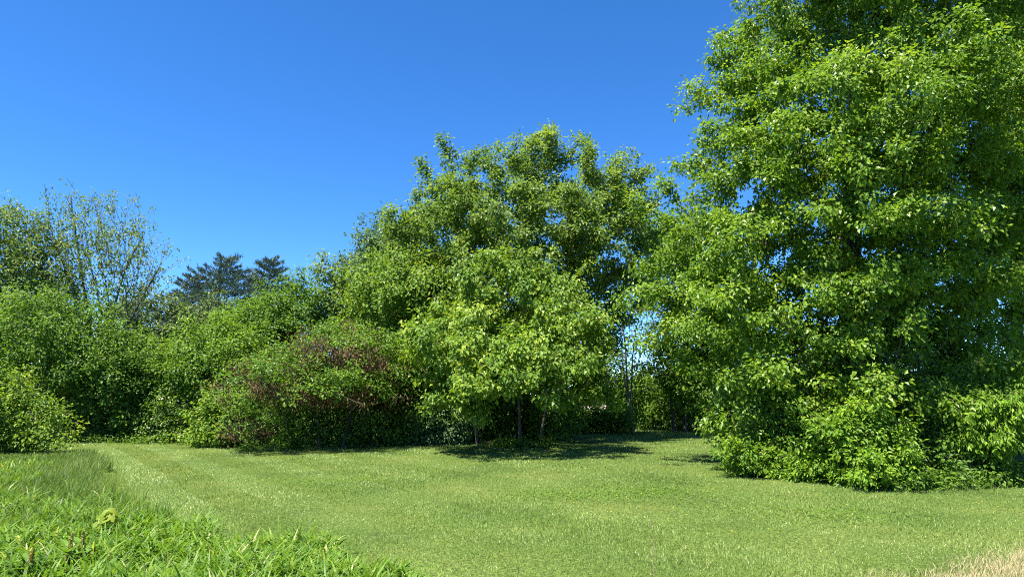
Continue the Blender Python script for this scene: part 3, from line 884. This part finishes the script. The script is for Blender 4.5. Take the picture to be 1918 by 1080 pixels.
def rough_grass():
    rng = np.random.default_rng(31)
    # broad-bladed grass in the left foreground
    x, y, d = fan(66000, 5.4, 20, -43, 0, rng)
    k = in_poly(*fray(x, y), ROUGH) & ((d < 12) | (rng.random(len(x)) < .45) | (x / y < -.68))
    x, y, d = x[k], y[k], d[k]
    n = len(x)
    cl = np.sin(x * 3.1 + 2 * np.sin(y * 2.3)) * np.sin(y * 2.7 + x)
    k = (cl > -.75) | (rng.random(n) < .5)
    x, y, d, cl = x[k], y[k], d[k], cl[k]
    n = len(x)
    h = rng.uniform(.14, .40, n) * (1 + .3 * cl)
    w = rng.uniform(.014, .034, n)
    t = np.clip(rng.normal(.45, .2, n), 0, .93)
    st = rng.random(n) < .02
    t[st] = 1
    v, f, kk = blades(x, y, relief(x, y) - .01, h, w, rng.uniform(0, 2 * np.pi, n), np.abs(rng.normal(.42, .28, n)), rng.uniform(.8, 2.6, n), 4, rng)
    tag(mesh_obj('broad_grass', v, f, M['broad'], tint=np.repeat(t, kk)), 'lush broad-bladed bright green grass in the left foreground', 'grass', kind='stuff')
    # soft fine grass along the lawn edge further back
    x, y, d = fan(85000, 9.5, 24, -43, -20, rng)
    k = in_poly(*fray(x, y), ROUGH) & ((d > 12.5) | (rng.random(len(x)) < .18))
    x, y, d = x[k], y[k], d[k]
    n = len(x)
    h = rng.uniform(.20, .46, n) * np.clip((25 - d) / 7, .45, 1) * (.8 + .3 * np.sin(x * 1.1 + y * .7))
    w = np.maximum(.006, .0008 * d) * rng.uniform(.7, 1.4, n)
    t = np.clip(rng.normal(.45, .28, n), 0, .9)
    st = rng.random(n) < .05
    t[st] = 1
    v, f, kk = blades(x, y, relief(x, y) - .01, h, w, rng.normal(.2, 1.4, n), np.abs(rng.normal(.18, .15, n)), rng.uniform(.1, 1.0, n), 2, rng)
    tag(mesh_obj('tall_grass', v, f, M['soft'], tint=np.repeat(t, kk)), 'soft tall grass along the left edge of the lawn', 'grass', kind='stuff')
    # straw in the lower right corner
    x, y, d = fan(75000, 5.2, 10.5, 20, 46, rng)
    jx, jy = x + rng.normal(0, .10, len(x)), y + rng.normal(0, .14, len(x))
    k = (in_poly(jx, jy, DRY[0]) | (in_poly(jx, jy, DRY[1]) & (rng.random(len(x)) < .7))) & (np.sin(x * 5 + 2 * np.sin(y * 4)) + rng.normal(0, .6, len(x)) > -1.1)
    x, y, d = x[k], y[k], d[k]
    n = len(x)
    v, f, kk = blades(x, y, relief(x, y) - .004, rng.uniform(.04, .11, n), rng.uniform(.003, .006, n), rng.normal(.4, 1.2, n), np.abs(rng.normal(.7, .3, n)), rng.uniform(.2, 1, n), 2, rng)
    tag(mesh_obj('dry_grass', v, f, M['straw'], tint=np.repeat(rng.random(n), kk)), 'dry straw-coloured grass in the lower right corner', 'grass', kind='stuff')
    # unmown fringe where the mower cannot reach
    fx, fy = [], []
    for line in ([(455, 843), (560, 842), (660, 836), (760, 831), (860, 828), (940, 836), (1010, 838)], [(1375, 872), (1440, 888), (1500, 898), (1580, 908), (1660, 917), (1760, 916), (1850, 911), (1960, 904)], [(1060, 808), (1200, 806), (1380, 804)]):
        g = np.array([ground_at(*p)[:2] for p in line])
        u = rng.random(5200) * (len(g) - 1)
        k = np.minimum(u.astype(int), len(g) - 2)
        q = g[k] + (g[k + 1] - g[k]) * (u - k)[:, None]
        fx.append(q[:, 0] + rng.normal(0, .08, len(q))); fy.append(q[:, 1] + rng.normal(.05, .16, len(q)))
    x, y = np.concatenate(fx), np.concatenate(fy)
    n = len(x)
    h = rng.uniform(.06, .24, n) * (.75 + .5 * np.sin(x * 4.1) * np.sin(x * 1.7 + 1))
    v, f, kk = blades(x, y, relief(x, y) - .01, np.maximum(h, .04), np.maximum(.005, .0007 * np.hypot(x, y)), rng.uniform(0, 6.28, n), np.abs(rng.normal(.3, .25, n)), rng.uniform(.2, 1.2, n), 2, rng)
    tag(mesh_obj('fringe_grass', v, f, M['soft'], tint=np.repeat(np.clip(rng.normal(.5, .28, n), 0, 1), kk)), 'uneven unmown grass fringe at the foot of shrubs', 'grass', kind='stuff')
    # weeds along the foot of the shrubs
    pts = []
    for (x0, y0, x1, y1, m, jit) in ((455, 842, 760, 832, 900, .35), (760, 832, 930, 826, 350, .3), (1380, 882, 1500, 898, 350, .25), (1500, 900, 1660, 916, 450, .2), (1660, 918, 1918, 908, 800, .25), (160, 830, 440, 832, 260, .5), (1090, 806, 1360, 804, 300, .7)):
        p, q = ground_at(x0, y0), ground_at(x1, y1)
        u = rng.random(m)[:, None]
        pts.append(p + (q - p) * u + np.stack([np.zeros(m), np.abs(rng.normal(.15, jit, m)), np.zeros(m)], 1))
    c = np.concatenate(pts)
    c = c[np.sin(c[:, 0] * 3.3) + np.sin(c[:, 0] * 7.1 + c[:, 1]) > -.5]
    idx = np.repeat(np.arange(len(c)), 10)
    q = c[idx] + rng.normal(size=(len(idx), 3)) * np.array([.14, .14, 0])
    q[:, 2] = relief(q[:, 0], q[:, 1]) + np.abs(rng.normal(.08, .12, len(idx)))
    m = len(q)
    v, f = leaves(q, nrm(rng.normal(size=(m, 3)) * np.array([1, 1, .5])), nrm(rng.normal(size=(m, 3)) * .5 + np.array([0, -.2, 1])), rng.uniform(.05, .12, m), rng.uniform(.03, .06, m))
    tag(mesh_obj('ground_cover', v, f, M['mid'], tint=np.repeat(np.clip(rng.normal(.5, .22, m), 0, 1), 4)), 'low leafy weeds along the foot of the shrubs', 'weeds', kind='stuff')
    # clover patches in the lawn
    q = []
    for px, py, rx, ry, m in ((1190, 925, 1.3, .9, 700), (1010, 925, .8, .6, 300), (1560, 960, 1.0, .7, 350), (620, 900, 1.4, .9, 400)):
        c = ground_at(px, py)
        g = rng.normal(size=(m, 2)) * np.array([rx, ry]) * .6
        q.append(np.stack([c[0] + g[:, 0], c[1] + g[:, 1], relief(c[0] + g[:, 0], c[1] + g[:, 1]) + rng.uniform(.015, .04, m)], 1))
    q = np.repeat(np.concatenate(q), 3, 0)
    m = len(q)
    a = np.tile(np.arange(3) * 2.094, m // 3) + np.repeat(rng.uniform(0, 6.28, m // 3), 3)
    v, f = leaves(q, np.stack([np.cos(a), np.sin(a), np.full(m, .15)], 1), nrm(np.array([0, 0, 1.0]) + rng.normal(0, .25, (m, 3))), np.full(m, .024), np.full(m, .022), fold=.15)
    tag(mesh_obj('clover', v, f, M['mid'], tint=np.repeat(np.clip(rng.normal(.5, .2, m), 0, 1), 4)), 'dark green clover patches growing in the lawn', 'clover', kind='stuff')
    # yellow flower specks in the lawn
    x, y, d = fan(420, 8, 24, -25, 38, rng)
    k = ~in_poly(x, y, ROUGH) & (np.sin(x * .8) + np.sin(y * .6 + x * .3) > .2)
    x, y = x[k], y[k]
    m = len(x) * 4
    q = np.stack([np.repeat(x, 4), np.repeat(y, 4), np.repeat(relief(x, y) + .055, 4)], 1)
    a = np.tile(np.arange(4) * np.pi / 2, len(x)) + rng.normal(0, .2, m)
    v, f = leaves(q, np.stack([np.cos(a), np.sin(a), np.full(m, .35)], 1), np.tile([0, 0, 1.0], (m, 1)), np.full(m, .014), np.full(m, .014))
    tag(mesh_obj('lawn_flower', v, f, M['petal'], tint=rng.random(len(v))), 'tiny yellow flowers dotted over the lawn', 'flowers', kind='stuff')


rough_grass()


# ------------------------------------------------------------------ single weeds one can pick out
def big_leaf(L, W, bend, seg=5):
    """A broad pointed leaf with a raised midrib fold, along +X."""
    xs = np.linspace(0, 1, seg + 1)
    v = []
    for x in xs:
        wd = W * .5 * math.sin(math.pi * min(1, x * .92 + .06)) ** .8
        z = bend * x * x
        v += [(x * L, -wd, z * L + wd * .35), (x * L, 0, z * L), (x * L, wd, z * L + wd * .35)]
    f = []
    for i in range(seg):
        a = 3 * i
        f += [(a, a + 3, a + 4), (a, a + 4, a + 1), (a + 1, a + 4, a + 5), (a + 1, a + 5, a + 2)]
    return np.array(v), np.array(f)


def yellow_weed():
    rng = np.random.default_rng(5)
    b = ground_at(200, 1012)
    root = tag(empty('weed', b), 'yellow-green broad-leaved weed among the foreground grass', 'weed')
    COUNT[0] += 1
    v, f = chain_tube([b, b + [.01, 0, .15], b + [.0, .02, .33]], [.006, .005, .003], 6)
    mesh_obj('stem', v, f, M['yellow'], root, b, tint=np.zeros(len(v)), smooth=True)
    for i, (a, h, L) in enumerate([(2.2, .22, .2), (-1.5, .25, .2), (.5, .15, .2), (-2.9, .15, .22), (-2.6, .20, .20), (-1.2, .18, .19), (-.2, .21, .22), (2.9, .26, .19), (.9, .28, .16), (-1.9, .27, .17), (-.7, .30, .17), (1.9, .32, .14), (3.7, .33, .13), (.2, .35, .12), (-2.2, .10, .17), (-.6, .11, .17)]):
        L *= .78
        v, f = big_leaf(L, L * .66, -.25)
        d = nrm(np.array([math.cos(a), .6 * math.sin(a) - .2, rng.normal(-.15, .3)]))
        w = nrm(np.array([rng.normal(0, .3), -.7, .75]))
        sd = nrm(np.cross(w, d))
        v = v[:, :1] * d + v[:, 1:2] * sd + v[:, 2:] * np.cross(d, sd) + b + np.array([0, -.01, h])
        mesh_obj('leaf', v, f, M['yellow'], root, b, tint=np.full(len(v), rng.random()))


def dock(px, py, h, label, seed):
    rng = np.random.default_rng(seed)
    b = ground_at(px, py)
    root = tag(empty('dock_plant', b), label, 'weed', 'weeds with seed spikes in the left foreground')
    COUNT[0] += 1
    tip = b + np.array([rng.normal(0, .04), rng.normal(0, .04), h])
    v, f = chain_tube([b, (b + tip) / 2 + [.01, 0, 0], tip], [.006, .005, .002], 6)
    mesh_obj('stem', v, f, M['seed'], root, b, tint=np.full(len(v), .2), smooth=True)
    n = 240
    u = rng.random(n)
    r = .028 * (1.1 - u)
    a = rng.uniform(0, 6.28, n)
    q = b + (tip - b) * (.38 + .62 * u)[:, None] + np.stack([np.cos(a) * r, np.sin(a) * r, rng.normal(0, .006, n)], 1)
    v, f = leaves(q, nrm(rng.normal(size=(n, 3)) - [0, 0, .6]), nrm(rng.normal(size=(n, 3))), np.full(n, .016), np.full(n, .012))
    tag(mesh_obj('seed_spike', v, f, M['seed'], root, b, tint=np.repeat(rng.random(n), 4)), kind='stuff')
    for i in range(6):
        L = rng.uniform(.18, .26)
        v, f = big_leaf(L, L * .3, -.4)
        a, tl = rng.uniform(0, 6.28), .7
        c, s = math.cos(a), math.sin(a)
        v = np.stack([v[:, 0] * math.cos(tl) - v[:, 2] * math.sin(tl), v[:, 1], v[:, 2] * math.cos(tl) + v[:, 0] * math.sin(tl)], 1)
        v = np.stack([v[:, 0] * c - v[:, 1] * s, v[:, 0] * s + v[:, 1] * c, v[:, 2]], 1) + b + np.array([0, 0, .04 + .04 * i])
        mesh_obj('leaf', v, f, M['broad'], root, b, tint=np.full(len(v), .5))


def stalk(px, py, top_px, top_py, label, mat, seed, name='dry_stalk'):
    rng = np.random.default_rng(seed)
    b = ground_at(px, py)
    e = at(top_px, top_py, b[1])
    root = tag(empty(name, b), label, 'weed')
    COUNT[0] += 1
    ln = smooth_line([b, (b + e) / 2 + [.01, 0, 0], e], .05, rng, .08)
    v, f = chain_tube(ln, np.linspace(.004, .0015, len(ln)), 5)
    mesh_obj('stem', v, f, M[mat], root, b, tint=np.full(len(v), .7) if mat == 'straw' else None, smooth=True)
    p0, p1 = [], []
    for i in range(4, len(ln) - 1, 2):
        a = rng.uniform(0, 6.28)
        p0.append(ln[i]); p1.append(ln[i] + np.array([math.cos(a) * .03, math.sin(a) * .03, .035]))
    if p0:
        v, f = tubes(np.array(p0), np.array(p1), np.full(len(p0), .0018), np.full(len(p0), .0008), 4)
        mesh_obj('side_stem', v, f, M[mat], root, b, tint=np.full(len(v), .7) if mat == 'straw' else None)


yellow_weed()
dock(120, 1082, .38, 'seed-spiked weed with a reddish tip, left of the pair in the grass', 1)
dock(150, 1076, .40, 'seed-spiked weed beside the yellow-green broad-leaved one', 2)
dock(52, 1090, .30, 'short seed-spiked weed nearest the left frame edge', 3)
stalk(1229, 1100, 1222, 950, 'tall thin pale dry stalk standing alone in the lawn', 'straw', 8)
stalk(969, 1100, 973, 1048, 'short dark dead stalk at the bottom of the lawn', 'darkbark', 9)
